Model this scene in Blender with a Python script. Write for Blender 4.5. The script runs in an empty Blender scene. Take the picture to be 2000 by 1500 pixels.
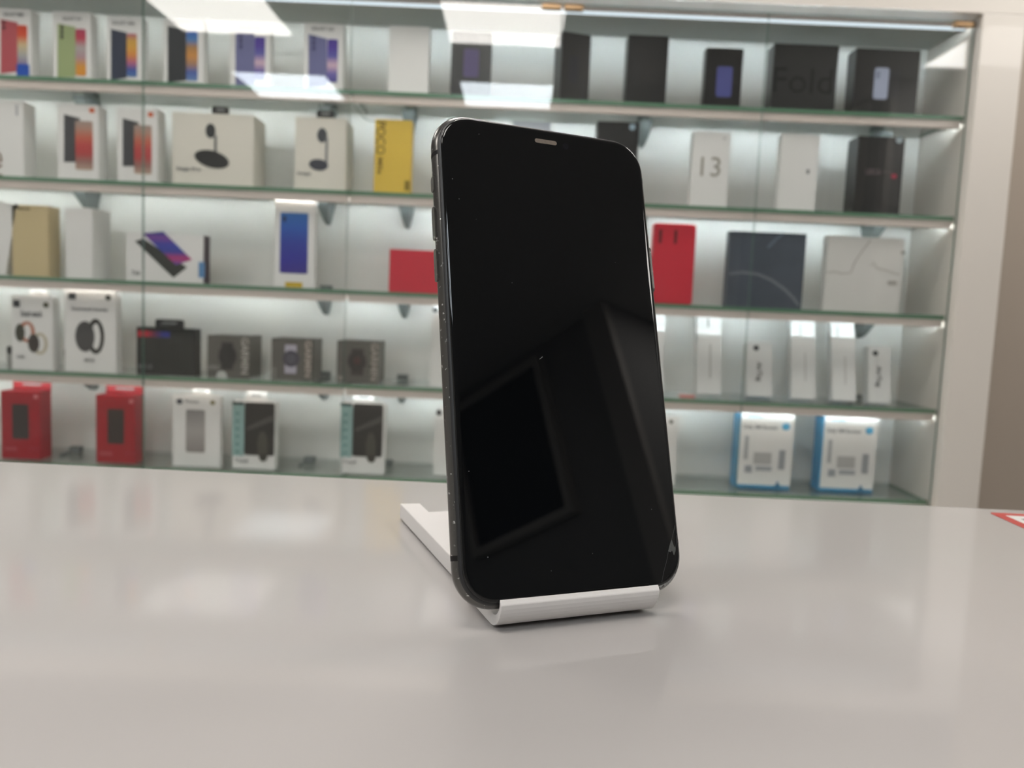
import bpy, bmesh, math, random
from mathutils import Vector, Matrix

random.seed(7)
scene = bpy.context.scene
COL = scene.collection

# ------------------------------------------------------------------ camera, view, world
CAM_Z = 1.0413                      # eye height; the counter top is at 0.95
PITCH, ROLL = math.radians(5.387), math.radians(2.473)
cam_data = bpy.data.cameras.new('camera')
cam_data.sensor_width = 36.0
cam_data.lens = 28.26
cam_data.clip_start = 0.01
cam_data.dof.use_dof = True
cam_data.dof.focus_distance = 0.243
cam_data.dof.aperture_fstop = 17.0
cam = bpy.data.objects.new('camera', cam_data)
COL.objects.link(cam)
_f = Vector((0, math.cos(PITCH), -math.sin(PITCH)))
_u0 = Vector((0, math.sin(PITCH), math.cos(PITCH)))
_r0 = Vector((1, 0, 0))
_r = _r0 * math.cos(ROLL) + _u0 * math.sin(ROLL)
_u = _u0 * math.cos(ROLL) - _r0 * math.sin(ROLL)
M = Matrix.Identity(4)
for i in range(3):
    M[i][0], M[i][1], M[i][2] = _r[i], _u[i], -_f[i]
M[0][3], M[1][3], M[2][3] = 0, 0, CAM_Z
cam.matrix_world = M
scene.camera = cam

scene.view_settings.view_transform = 'Standard'
scene.view_settings.look = 'None'
scene.view_settings.gamma = 1.0
scene.view_settings.use_curve_mapping = False
scene.view_settings.exposure = 0.5

world = bpy.data.worlds.new('world')
scene.world = world
world.use_nodes = True
world.node_tree.nodes['Background'].inputs[0].default_value = (0.9, 0.95, 1.0, 1)
world.node_tree.nodes['Background'].inputs[1].default_value = 0.02

# strengths of the shop lamps and the added ceiling row (built below)
PANEL_NEAR, PANEL_FAR, PANEL_ADDED, STRIP = 9.2, 9.0, 9.8, 60.0

# ------------------------------------------------------------------ materials
def lin(h):
    h = h.lstrip('#')
    out = []
    for i in (0, 2, 4):
        c = int(h[i:i + 2], 16) / 255
        out.append(c / 12.92 if c <= 0.04045 else ((c + 0.055) / 1.055) ** 2.4)
    return out

MATS = {}
def mat(name, color=(.8, .8, .8), rough=.5, metal=0.0, spec=.5, coat=0.0, coat_rough=.05, noise=None):
    if name in MATS: return MATS[name]
    m = bpy.data.materials.new(name); m.use_nodes = True
    nt = m.node_tree; b = nt.nodes['Principled BSDF']
    if isinstance(color, str): color = lin(color)
    b.inputs['Base Color'].default_value = (*color, 1)
    b.inputs['Roughness'].default_value = rough
    b.inputs['Metallic'].default_value = metal
    b.inputs['Specular IOR Level'].default_value = spec
    b.inputs['Coat Weight'].default_value = coat
    b.inputs['Coat Roughness'].default_value = coat_rough
    if noise:
        sc, amt = noise
        tc = nt.nodes.new('ShaderNodeTexCoord'); n = nt.nodes.new('ShaderNodeTexNoise')
        n.inputs['Scale'].default_value = sc; n.inputs['Detail'].default_value = 4
        r = nt.nodes.new('ShaderNodeValToRGB')
        r.color_ramp.elements[0].color = (*[c * (1 - amt) for c in color], 1)
        r.color_ramp.elements[1].color = (*[min(1, c * (1 + amt)) for c in color], 1)
        nt.links.new(tc.outputs['Object'], n.inputs['Vector'])
        nt.links.new(n.outputs['Fac'], r.inputs['Fac'])
        nt.links.new(r.outputs['Color'], b.inputs['Base Color'])
    MATS[name] = m
    return m

LIFT = 1.0
def ink(h):
    """print of one colour"""
    key = 'print ' + h
    if key in MATS: return MATS[key]
    return mat(key, [min(.9, c * LIFT) for c in lin(h)], .45)

def ramp_mat(cols, axis='Z'):
    key = 'print ' + axis + ''.join(cols)
    if key in MATS: return MATS[key]
    m = mat(key, (.5, .5, .5), .4); nt = m.node_tree; b = nt.nodes['Principled BSDF']
    tc = nt.nodes.new('ShaderNodeTexCoord'); sp = nt.nodes.new('ShaderNodeSeparateXYZ'); r = nt.nodes.new('ShaderNodeValToRGB')
    nt.links.new(tc.outputs['Generated'], sp.inputs[0]); nt.links.new(sp.outputs[axis], r.inputs['Fac'])
    nt.links.new(r.outputs['Color'], b.inputs['Base Color'])
    cs = cols if axis == 'X' else cols[::-1]
    e = r.color_ramp.elements
    n = len(cs)
    for i, c in enumerate(cs):
        el = e[i] if i < 2 else e.new(i / (n - 1))
    for i, c in enumerate(cs):
        e[i].position = i / (n - 1)
    for i, c in enumerate(cs):
        e[i].color = (*[min(.9, v * LIFT) for v in lin(c)], 1)
    return m

def emit(name, color, strength):
    m = bpy.data.materials.new(name); m.use_nodes = True; nt = m.node_tree
    nt.nodes.clear()
    o = nt.nodes.new('ShaderNodeOutputMaterial'); e = nt.nodes.new('ShaderNodeEmission')
    e.inputs[0].default_value = (*color, 1); e.inputs[1].default_value = strength
    nt.links.new(e.outputs[0], o.inputs[0]); MATS[name] = m
    return m

def pane_mat(name, tint, f0=.04):
    """clear sheet glass: see-through with a mirror reflection that grows towards grazing view"""
    m = bpy.data.materials.new(name); m.use_nodes = True; nt = m.node_tree; N = nt.nodes; L = nt.links
    N.clear()
    o = N.new('ShaderNodeOutputMaterial'); mix = N.new('ShaderNodeMixShader')
    t = N.new('ShaderNodeBsdfTransparent'); t.inputs[0].default_value = (*tint, 1)
    g = N.new('ShaderNodeBsdfGlossy'); g.inputs['Roughness'].default_value = 0.0
    geo = N.new('ShaderNodeNewGeometry'); dot = N.new('ShaderNodeVectorMath'); dot.operation = 'DOT_PRODUCT'
    L.new(geo.outputs['Incoming'], dot.inputs[0]); L.new(geo.outputs['Normal'], dot.inputs[1])
    def math_(op, a, b=None):
        n = N.new('ShaderNodeMath'); n.operation = op
        for i, v in enumerate((a, b)):
            if v is None: continue
            if isinstance(v, (int, float)): n.inputs[i].default_value = v
            else: L.new(v, n.inputs[i])
        return n.outputs[0]
    c = math_('ABSOLUTE', dot.outputs['Value'])
    p = math_('POWER', math_('SUBTRACT', 1.0, c), 5.0)
    f = math_('ADD', math_('MULTIPLY', p, 1 - f0), f0)
    L.new(f, mix.inputs[0]); L.new(t.outputs[0], mix.inputs[1]); L.new(g.outputs[0], mix.inputs[2])
    L.new(mix.outputs[0], o.inputs[0]); MATS[name] = m
    return m

white_card = mat('white card', (.80, .795, .785), .42)
M_WALL = mat('warm beige wall paint', (.40, .34, .285), .7, noise=(3, .04))
M_WALLG = mat('grey wall paint', (.30, .30, .30), .7, noise=(3, .04))
M_WALLW = mat('white wall paint', (.68, .66, .63), .7, noise=(3, .03))
M_CEIL = mat('ceiling tile', (.55, .55, .54), .8, noise=(40, .04))
M_FLOOR = mat('grey floor tile', (.36, .345, .33), .35, noise=(5, .15))
M_BOARD = mat('warm white melamine', (.70, .66, .61), .3, coat=.2, coat_rough=.03)
M_INNER = mat('white cabinet board', (.86, .86, .84), .4)
M_COUNTER = mat('gloss white laminate', (.42, .40, .387), .07, spec=.27)
M_ALU = mat('satin aluminium', (.68, .60, .55), .45, metal=0.0, coat=.2)
M_STEEL = mat('grey steel', (.20, .23, .23), .45, metal=.1)
M_BRASS = mat('brass', (.55, .36, .2), .3, metal=.8)
M_GEDGE = mat('green glass edge', (.13, .25, .165), .15)
M_PANE = pane_mat('door glass', (.982, .989, .985))
M_SHELF = pane_mat('shelf glass', (.93, .965, .95))
M_LED = emit('cool led diffuser', (.85, .97, 1.0), STRIP)
M_LEDL = emit('dimmer led diffuser', (.93, 1.0, .98), STRIP * .7)  # left strips, dimmer and less blue
M_LIP = emit('frosted led lip', (.80, .92, 1.0), .8)
M_PANEL_N = emit('panel light', (1.0, .955, .90), PANEL_NEAR)
M_PANEL_ADDED = emit('added panel light', (1.0, .955, .90), PANEL_ADDED)
M_PANEL_F = emit('cool panel light', (.86, .94, 1.0), PANEL_FAR)
M_RIM = mat('white painted metal', (.7, .7, .7), .4)

# ------------------------------------------------------------------ mesh helpers
def link(name, bm, m, parent=None, smooth=False):
    me = bpy.data.meshes.new(name)
    bmesh.ops.recalc_face_normals(bm, faces=bm.faces)
    bm.to_mesh(me); bm.free()
    for x in (m if isinstance(m, (list, tuple)) else [m]): me.materials.append(x)
    if smooth:
        for p in me.polygons: p.use_smooth = True
    o = bpy.data.objects.new(name, me); COL.objects.link(o)
    if parent: o.parent = parent
    return o

def add_box(bm, x0, x1, y0, y1, z0, z1, mi=0):
    v = [bm.verts.new((x, y, z)) for x in (x0, x1) for y in (y0, y1) for z in (z0, z1)]
    fs = []
    for idx in ((0, 1, 3, 2), (4, 6, 7, 5), (0, 4, 5, 1), (2, 3, 7, 6), (0, 2, 6, 4), (1, 5, 7, 3)):
        f = bm.faces.new([v[i] for i in idx]); f.material_index = mi; fs.append(f)
    return fs

def boxm(name, dims, m, parent=None, bev=0.0, seg=2):
    bm = bmesh.new(); add_box(bm, *dims)
    if bev: bmesh.ops.bevel(bm, geom=bm.edges[:], offset=bev, segments=seg, profile=.6, affect='EDGES')
    return link(name, bm, m, parent)

def add_prism(bm, pts, y0, y1, mi=0):
    """outline (x, z) swept from depth y0 to y1"""
    a = [bm.verts.new((x, y0, z)) for x, z in pts]; b = [bm.verts.new((x, y1, z)) for x, z in pts]
    n = len(pts)
    bm.faces.new(a).material_index = mi; bm.faces.new(b[::-1]).material_index = mi
    for i in range(n):
        bm.faces.new((a[i], b[i], b[(i + 1) % n], a[(i + 1) % n])).material_index = mi

def rrect(cx, cz, w, h, r, k=5):
    r = min(r, w * .49, h * .49); P = []
    for sx, sz, a0 in ((1, 1, 0), (-1, 1, 90), (-1, -1, 180), (1, -1, 270)):
        for i in range(k + 1):
            a = math.radians(a0 + 90 * i / k)
            P.append((cx + sx * (w / 2 - r) + r * math.cos(a), cz + sz * (h / 2 - r) + r * math.sin(a)))
    return P

def oval(cx, cz, w, h, k=28, rot=0.0):
    c, s = math.cos(math.radians(rot)), math.sin(math.radians(rot)); P = []
    for i in range(k):
        a = 2 * math.pi * i / k; x, z = w / 2 * math.cos(a), h / 2 * math.sin(a)
        P.append((cx + x * c - z * s, cz + x * s + z * c))
    return P

def text_mesh(name, body, cx, cz, w, h, y, m, parent, rot=0, bold=False):
    cu = bpy.data.curves.new(name, 'FONT'); cu.body = body; cu.size = 1; cu.extrude = .002; cu.resolution_u = 3
    if bold: cu.offset = .022
    tmp = bpy.data.objects.new(name, cu)
    me = bpy.data.meshes.new_from_object(tmp)
    bpy.data.objects.remove(tmp); bpy.data.curves.remove(cu)
    xs = [v.co.x for v in me.vertices]; ys = [v.co.y for v in me.vertices]
    tw, th = (w, h) if rot == 0 else (h, w)
    sx, sy = tw / (max(xs) - min(xs)), th / (max(ys) - min(ys))
    mx, my = (max(xs) + min(xs)) / 2, (max(ys) + min(ys)) / 2
    c, s = math.cos(math.radians(rot)), math.sin(math.radians(rot))
    for v in me.vertices:
        x, z = (v.co.x - mx) * sx, (v.co.y - my) * sy
        v.co = (cx + x * c - z * s, y - v.co.z * .02, cz + x * s + z * c)
    me.name = name; me.materials.clear(); me.materials.append(m)
    o = bpy.data.objects.new(name, me); COL.objects.link(o); o.parent = parent
    return o

def tag(o, label, cat, group=None):
    o['label'] = label; o['category'] = cat
    if group: o['group'] = group
    return o

def thing(name, label, cat, loc=(0, 0, 0), rot=(0, 0, 0), group=None):
    o = bpy.data.objects.new(name, None); COL.objects.link(o)
    o.empty_display_size = .02; o.location = loc; o.rotation_euler = rot
    return tag(o, label, cat, group)

def struct(o):
    o['kind'] = 'structure'; return o

Z0 = CAM_Z
# ------------------------------------------------------------------ the shop: floor, walls, ceiling
CEIL = Z0 + 1.42
YB = 2.16                                    # wall behind the cabinet
TOP = Z0 + .700
XR0 = 1.113
def S(name, dims, m): return struct(boxm(name, dims, m))
S('floor', (-3.4, 2.95, -4.2, YB + .1, -.1, 0), M_FLOOR)
S('ceiling', (-3.4, 2.95, -4.2, YB + .1, CEIL, CEIL + .1), M_CEIL)
S('wall_back', (-3.4, 2.95, YB, YB + .1, 0, CEIL), M_WALL)
S('wall_bulkhead', (-3.3, XR0, 1.88, YB, TOP + .0475, CEIL), mat('dark brown bulkhead', (.06, .052, .046), .6))
S('wall_left', (-3.4, -3.3, -4.2, YB, 0, CEIL), M_WALLW)
S('wall_front', (-3.3, 2.85, -4.2, -4.1, 0, CEIL), M_WALLW)
S('wall_right', (2.85, 2.95, -1.0, YB, 0, CEIL), M_WALLG)
S('wall_partition', (2.16, 2.95, -4.1, -1.0, 0, CEIL), M_WALLG)
S('baseboard_back', (1.13, 2.85, YB - .012, YB, 0, .08), M_RIM)

# ceiling light panels, 60 x 60 cm
def ceiling_light(x, y, m, label, w=.62):
    t = thing('ceiling_light', label, 'ceiling light', (x, y, CEIL), group='square panel lights in the ceiling')
    bm = bmesh.new(); h = w / 2
    add_box(bm, -h, h, -.31, -.295, -.012, 0); add_box(bm, -h, h, .295, .31, -.012, 0)
    add_box(bm, -h, -h + .015, -.295, .295, -.012, 0); add_box(bm, h - .015, h, -.295, .295, -.012, 0)
    link('frame', bm, M_RIM, t)
    boxm('diffuser', (-h + .015, h - .015, -.295, .295, -.010, -.004), m, t)
ceiling_light(-1.555, -.39, M_PANEL_N, 'square ceiling light mirrored top left in the cabinet glass')
ceiling_light(-.115, -.39, M_PANEL_N, 'square ceiling light mirrored above the phone in the cabinet glass')
for x, lab in ((-1.555, 'added unseen square ceiling light before the cabinet, left of the phone'),
               (-.115, 'added unseen square ceiling light before the cabinet, behind the phone'), (1.325, 'added unseen square ceiling light before the cabinet, right of the phone')):
    ceiling_light(x, 1.46, M_PANEL_ADDED, lab)  # unseen row added to brighten the box fronts and post top
ceiling_light(2.46, -.45, M_PANEL_N, 'square ceiling light mirrored in the top right corner of the cabinet')
ceiling_light(-1.56, -1.73, M_PANEL_F, 'cool ceiling light mirrored lower left on the top shelf glass')
ceiling_light(-.115, -1.73, M_PANEL_F, 'cool ceiling light mirrored just above the phone on the top shelf glass')

# framed dark display on the partition, seen mirrored in the phone's screen
t = thing('wall_display', 'dark upright display with light grey frame mirrored in the black phone screen', 'display', (2.16, -1.63, Z0 + .70))
bm = bmesh.new()
for d in ((-.05, -.001, -.275, .275, 0, .03), (-.05, -.001, -.275, .275, .635, .665), (-.05, -.001, -.275, -.245, .03, .635), (-.05, -.001, .245, .275, .03, .635)):
    add_box(bm, *d)
link('frame', bm, mat('light grey frame', (.55, .53, .5), .4), t)
boxm('screen', (-.03, -.001, -.245, .245, .03, .635), mat('dark screen', (.006, .012, .03), .15), t)
# pilaster at the corner of the partition
struct(boxm('trim_1', (2.12, 2.16, -1.10, -1.0, 0, CEIL), mat('light trim', (.5, .48, .46), .6)))

# ------------------------------------------------------------------ the lit display cabinet
XL, XR = -1.80, 1.017            # inside width
YF = 1.87                        # front face of the surround
YG = 1.897                       # door glass
FR = 1.912                       # front edge of the shelves
YI = 2.115                       # inside of the back panel
SHZ = [Z0 + z for z in (.486, .257, .026, -.198, -.420)]
TOP = Z0 + .700
cab = thing('display_cabinet', 'wall-wide white cabinet with lit glass shelves behind the counter', 'display cabinet', (0, YF, 0))
def part(name, dims, m, parent=cab, bev=0.0):
    d = list(dims); d[2] -= YF; d[3] -= YF
    return boxm(name, d, m, parent, bev)
part('back_panel', (XL, XR, YI, YB - .005, SHZ[4] - .05, TOP + .06), M_INNER)
part('side_panel', (XR, XR + .096, YF, YB - .005, 0, TOP), M_BOARD, bev=.001)
part('side_panel', (XL - .096, XL, YF, YB - .005, 0, TOP), M_BOARD, bev=.001)
part('header_panel', (XL - .096, XR + .096, YF, YB - .005, TOP + .0005, TOP + .047), M_BOARD, bev=.001)
part('top_panel', (XL, XR, FR + .02, YI, TOP - .003, TOP), mat('grey top board', (.50, .53, .51), .5))
part('base_unit', (XL, XR, YF, YI, .08, SHZ[4] - .030), M_BOARD, bev=.001)
part('plinth', (XL, XR, YF + .05, YI, 0, .08), mat('dark plinth', (.1, .1, .1), .5))
part('bottom_panel', (XL, XR, FR, YI, SHZ[4] - .030, SHZ[4] - .0105), M_INNER)
# led light along the top front edge
p = part('led_profile', (XL + .01, XR - .012, FR + .004, FR + .030, TOP - .016, TOP - .004), M_ALU)
part('diffuser', (XL + .012, -.401, FR + .0045, FR + .0055, TOP - .0192, TOP - .0160), M_LEDL, p)
part('diffuser', (-.399, XR - .014, FR + .0045, FR + .0055, TOP - .0192, TOP - .0160), M_LED, p)
part('lower_lip', (XL + .012, XR - .014, FR + .0045, FR + .0105, TOP - .0225, TOP - .0197), M_ALU, p)
part('frosted_lip', (XL + .012, XR - .014, FR + .001, FR + .004, TOP - .0225, TOP - .0165), M_LIP, p)

def bracket(x, k):
    """wall arm tapering towards its tip, with a small clamp gripping the back of the glass"""
    bm = bmesh.new()
    z = SHZ[k] - .009 - .0005
    # side outline (depth, height, half width): broad under the glass, narrow at the rounded tip
    prof = [(.078, 0, .015), (.080, .008, .0145), (.066, .022, .0115), (.046, .038, .0085), (.028, .050, .0055), (.016, .0545, .003)]
    top = []
    for s in (-1, 1):
        top.append([bm.verts.new((x + s * w, YI - d - YF, z - q)) for d, q, w in prof])
    wall = [[bm.verts.new((x + s * w, YI - .001 - YF, z - q)) for d, q, w in prof] for s in (-1, 1)]
    n = len(prof)
    for i in range(n - 1):
        bm.faces.new((top[0][i], top[1][i], top[1][i + 1], top[0][i + 1]))
        bm.faces.new((top[0][i], top[0][i + 1], wall[0][i + 1], wall[0][i]))
        bm.faces.new((top[1][i], wall[1][i], wall[1][i + 1], top[1][i + 1]))
        bm.faces.new((wall[0][i], wall[0][i + 1], wall[1][i + 1], wall[1][i]))
    bm.faces.new((top[0][0], wall[0][0], wall[1][0], top[1][0])); bm.faces.new((top[0][-1], top[1][-1], wall[1][-1], wall[0][-1]))
    add_box(bm, x - .013, x + .013, YI - .030 - YF, YI - .001 - YF, SHZ[k] + .0008, SHZ[k] + .012)
    return link('shelf_bracket', bm, M_STEEL, cab)
for k in range(4):
    for x in (-1.10, -.492, -.287, .305, .90):
        bracket(x, k)
for x in (-1.112, -.51, -.31):               # clamps on the lowest glass
    bm = bmesh.new(); add_box(bm, x - .016, x + .012, 2.03 - YF, 2.05 - YF, SHZ[4] + .0008, SHZ[4] + .018)
    add_box(bm, x - .02, x - .008, 1.99 - YF, 2.03 - YF, SHZ[4] + .0008, SHZ[4] + .006)
    bmesh.ops.bevel(bm, geom=bm.edges[:], offset=.002, segments=2, affect='EDGES')
    link('shelf_clamp', bm, M_STEEL, cab)

# glass shelves in two lengths each, with an aluminium led profile under the front edge
NAMES = ['top', 'second', 'third', 'fourth', 'lowest']
for k in range(5):
    for side, x0, x1 in (('left', XL + .002, -.4005), ('right', -.3995, XR - .002)):
        t = thing('glass_shelf', f'{side} pane of the {NAMES[k]} glass shelf of the lit cabinet', 'glass shelf',
                  ((x0 + x1) / 2, FR, SHZ[k]), group='glass shelves of the cabinet')
        h = (x1 - x0) / 2
        th = .009 if k < 4 else .010
        bm = bmesh.new(); d = YI - FR - .001
        fs = add_box(bm, -h, h, 0, d, -th, 0, 0)
        for f in fs:
            n = f.calc_center_median()
            if abs(n.y) < 1e-6 or abs(abs(n.x) - h) < 1e-6: f.material_index = 1
        link('glass_pane', bm, [M_SHELF, M_GEDGE], t)
        if k < 4:
            pr = boxm('led_profile', (-h + .002, h - .002, .003, .006, -.0275, -th - .0005), M_ALU, t, .0005)
            boxm('lower_lip', (-h + .002, h - .002, .006, .0128, -.0275, -.0235), M_ALU, pr)
            boxm('light_baffle', (-h + .002, h - .002, .006, .036, -.0190, -th - .0005), M_ALU, pr)  # unseen strip added to stop led light rising through the shelf
            boxm('diffuser', (-h + .004, h - .004, .0062, .0072, -.0232, -.0194), M_LEDL if side == 'left' else M_LED, pr)

# frameless glass doors with brass pivot hinges
for i, (x0, x1) in enumerate(((-1.79, -1.3535), (-1.3505, -.8775), (-.8745, -.4015), (-.3985, .0765), (.0795, .5455), (.5485, 1.014))):
    nm = ['far left', 'left', 'second', 'middle', 'second from right', 'rightmost'][i]
    t = thing('glass_door', ['frameless glass door cut off at the far left end of the cabinet', 'frameless glass door in front of the pink and green phone boxes',
              'frameless glass door in front of the blue phone box', 'frameless glass door behind the black phone, in front of the yellow box',
              'frameless glass door in front of the white 13 box', 'frameless glass door at the right end, in front of the Fold box'][i],
              'glass door', (x0, YG, SHZ[4] - .03), group='glass doors of the cabinet')
    w, h = x1 - x0, TOP - .008 - (SHZ[4] - .03)
    bm = bmesh.new()
    for f in add_box(bm, 0, w, 0, .005, 0, h):
        if abs(f.calc_center_median().y - .0025) < 1e-4: f.material_index = 1
    link('pane', bm, [M_PANE, mat('door edge', (.16, .25, .21), .2)], t)
    if i in (3, 5): hx = w - .046
    elif i in (4, 2): hx = .002
    else: continue
    for zc in (h - .014, .002):
        boxm('hinge', (hx, hx + .044, -.006, .011, zc, zc + .012), M_BRASS, t, .002)

# thin lead hanging at the joint of the top shelf
def tube(name, pts, r, m, parent=None, k=8):
    bm = bmesh.new(); rings = []
    for i, p in enumerate(pts):
        p = Vector(p); d = (Vector(pts[min(i + 1, len(pts) - 1)]) - Vector(pts[max(i - 1, 0)])).normalized()
        a = d.orthogonal().normalized(); b = d.cross(a)
        rings.append([bm.verts.new(p + r * (math.cos(2 * math.pi * j / k) * a + math.sin(2 * math.pi * j / k) * b)) for j in range(k)])
    for i in range(len(rings) - 1):
        for j in range(k): bm.faces.new((rings[i][j], rings[i][(j + 1) % k], rings[i + 1][(j + 1) % k], rings[i + 1][j]))
    bm.faces.new(rings[0]); bm.faces.new(rings[-1][::-1])
    return link(name, bm, m, parent, True)
zz = SHZ[0]
tag(tube('led_lead', [(-.398, FR + .012, zz - .028), (-.392, FR + .013, zz - .034), (-.384, FR + .016, zz - .045), (-.376, FR + .022, zz - .055), (-.366, FR + .03, zz - .060), (-.30, FR + .08, zz - .0605), (-.285, YI - .01, zz - .058)], .0016,
         mat('grey green lead', (.3, .36, .33), .5)), 'thin grey lead hanging below the joint of the top shelf', 'cable')

# ------------------------------------------------------------------ the counter
ca = math.radians(-1.19)
ct = thing('sales_counter', 'glossy white counter top that carries the phone stand', 'counter', (0, .4088, .95), (0, 0, ca))
boxm('counter_top', (-1.9, 1.9, -.80, 0, -.038, 0), M_COUNTER, ct, .0012, 3)
boxm('counter_body', (-1.88, 1.88, -.77, -.03, -.95, -.0385), M_BOARD, ct)
# red-bordered notice stuck on the counter
st = thing('notice_sticker', 'red-bordered white notice sticker at the right end of the counter', 'sticker', (.2402, .3942, .9501), (0, 0, ca))
bm = bmesh.new()
def flat(bm, pts, z0, z1, mi=0):
    a = [bm.verts.new((x, y, z0)) for x, y in pts]; b = [bm.verts.new((x, y, z1)) for x, y in pts]; n = len(pts)
    bm.faces.new(a).material_index = mi; bm.faces.new(b).material_index = mi
    for i in range(n): bm.faces.new((a[i], a[(i + 1) % n], b[(i + 1) % n], b[i])).material_index = mi
flat(bm, rrect(.05, -.035, .10, .07, .0025), 0, .00012)
link('border', bm, mat('red print', (.47, .035, .03), .35), st)
bm = bmesh.new(); flat(bm, rrect(.05, -.035, .10 - .0105, .07 - .0105, .0006), .00012, .00018)
link('white_field', bm, mat('sticker white', (.70, .69, .67), .3), st)
bm = bmesh.new()
for i in range(1):
    for j in range(2): flat(bm, rrect(.012 + j * .0135, -.0125 - i * .0105, .0085 if (i + j) % 3 else .0055, .0028, .0005), .00018, .0002)
link('lettering', bm, mat('grey ink', (.12, .13, .12), .5), st)

# ------------------------------------------------------------------ white phone stand
M_STAND = mat('white satin stand', (.70, .675, .66), .36)
ps = thing('phone_stand', 'white bent phone stand under the black smartphone', 'phone stand', (.0138, .2523, .95), (0, 0, math.radians(21.3)))
co = (-.0204, .0088)                                    # centre of the curl (depth, height), metres
outer = [(co[0] - .0080 * math.sin(math.radians(a)), co[1] - .0080 * math.cos(math.radians(a))) for a in range(0, 91, 9)]
bm = bmesh.new()
lip = [(.0, .0008)] + outer + [(-.0283, .0091), (-.0275, .0102), (-.0273, .0103), (-.0271, .0100)]
lip += [(-.0272 + .0054 * (1 - math.cos(math.radians(a))), .0094 - .0050 * math.sin(math.radians(a))) for a in range(0, 91, 10)]
lip += [(-.0185, .0045), (-.0158, .0064), (-.0150, .0070), (0, .0070)]
def add_side(bm, pts, x0, x1):
    a = [bm.verts.new((x0, y, z)) for y, z in pts]; b = [bm.verts.new((x1, y, z)) for y, z in pts]; n = len(pts)
    bm.faces.new(a); bm.faces.new(b[::-1])
    for i in range(n): bm.faces.new((a[i], b[i], b[(i + 1) % n], a[(i + 1) % n]))
add_side(bm, lip, -.0263, .0246)
o = link('lip', bm, M_STAND, ps)
bv = o.modifiers.new('soft edge', 'BEVEL'); bv.width = .0004; bv.segments = 2; bv.limit_method = 'ANGLE'; bv.angle_limit = math.radians(40)
bm = bmesh.new()
plan = [(-.0252, .0002), (.0242, .0002), (.0242, .0975), (.0162, .0962), (.0162, .0818), (-.0169, .0818), (-.0169, .0962), (-.0252, .0975)]
flat(bm, plan, .0008, .0070)
o = link('base', bm, M_STAND, ps)
bv = o.modifiers.new('soft edge', 'BEVEL'); bv.width = .0004; bv.segments = 2; bv.limit_method = 'ANGLE'
bm = bmesh.new()
sl = .309
add_side(bm, [(-.0158, .0064), (-.0120, .0069), (-.0162 + .078 * sl + .0034, .0845), (-.0162 + .078 * sl + .0004, .0850)], -.0225, .0215)
link('back_support', bm, M_STAND, ps)
for x, y in ((-.020, -.012), (.020, -.012), (-.0205, .088), (.0205, .088)):
    bm = bmesh.new(); flat(bm, oval(x, y, .0062, .0062), 0, .0008)
    link('rubber_foot', bm, mat('dark rubber', (.03, .03, .03), .7), ps)

# ------------------------------------------------------------------ the smartphone
PW, PH, PR = .0757, .1509, .012
ax = Vector((.91646, .39985, -.01473)); ay = Vector((-.10517, .27626, .95531)); an = Vector((.38606, -.87396, .29523))
pc = Vector((.01335, .25167, Z0 - .01333))
base = pc - ay * (PH / 2)
ph = thing('smartphone', 'black smartphone with a cracked corner leaning upright on the white stand', 'phone', base)
ph.rotation_euler = Matrix((ax, ay, an)).transposed().to_euler()
def outline(inset, z, k=14):
    P = []; r = PR - inset
    for sx, sy, a0 in ((1, 1, 0), (-1, 1, 90), (-1, -1, 180), (1, -1, 270)):
        for i in range(k + 1):
            a = math.radians(a0 + 90 * i / k)
            # slightly squared-off (continuous curvature) corner
            c, s = math.cos(a), math.sin(a)
            c = math.copysign(abs(c) ** (2 / 2.08), c); s = math.copysign(abs(s) ** (2 / 2.08), s)
            P.append((sx * (PW / 2 - PR) + r * c, PH / 2 + sy * (PH / 2 - PR) + r * s, z))
    return P
def loft(name, rings, m, cap0=False, cap1=False, smooth=True):
    bm = bmesh.new(); V = [[bm.verts.new(p) for p in outline(i / 1000, z / 1000)] for i, z in rings]; n = len(V[0])
    for a, b in zip(V, V[1:]):
        for j in range(n): bm.faces.new((a[j], a[(j + 1) % n], b[(j + 1) % n], b[j]))
    if cap0: bm.faces.new(V[0])
    if cap1: bm.faces.new(V[-1])
    o = link(name, bm, m, ph, smooth)
    for p in o.data.polygons:
        if len(p.vertices) > 4: p.use_smooth = False
    return o
FRAME = [(3.4 * (1 - math.cos(math.asin(z / 3.4))), z) for z in (-2.9, -2.5, -2.1, -1.6, -1.1, -.6, 0, .6, 1.1, 1.6, 2.0, 2.3, 2.5)]
def frame_mat():
    m = mat('graphite aluminium', (.15, .145, .138), .28, metal=.9)
    nt = m.node_tree; b = nt.nodes['Principled BSDF']
    tc = nt.nodes.new('ShaderNodeTexCoord'); n = nt.nodes.new('ShaderNodeTexNoise'); r = nt.nodes.new('ShaderNodeValToRGB')
    n.inputs['Scale'].default_value = 750; n.inputs['Detail'].default_value = 3
    r.color_ramp.elements[0].position = .66; r.color_ramp.elements[0].color = (.13, .126, .12, 1)
    r.color_ramp.elements[1].position = .73; r.color_ramp.elements[1].color = (.75, .75, .74, 1)
    nt.links.new(tc.outputs['Object'], n.inputs['Vector']); nt.links.new(n.outputs['Fac'], r.inputs['Fac'])
    nt.links.new(r.outputs['Color'], b.inputs['Base Color'])
    return m
loft('frame', FRAME, frame_mat())
loft('gasket', [FRAME[-1], (1.16, 2.62), (1.35, 2.95), (1.7, 3.25), (1.95, 3.30)], mat('black gasket', (.014, .014, .015), .42))
M_FGLASS = mat('black front glass', (.0025, .0028, .0032), .02, spec=.5)
loft('front_glass', [(1.95, 3.2), (1.95, 3.4), (2.04, 3.68), (2.25, 3.92), (2.6, 4.07), (3.05, 4.135), (3.5, 4.15)], M_FGLASS, cap1=True)
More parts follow.
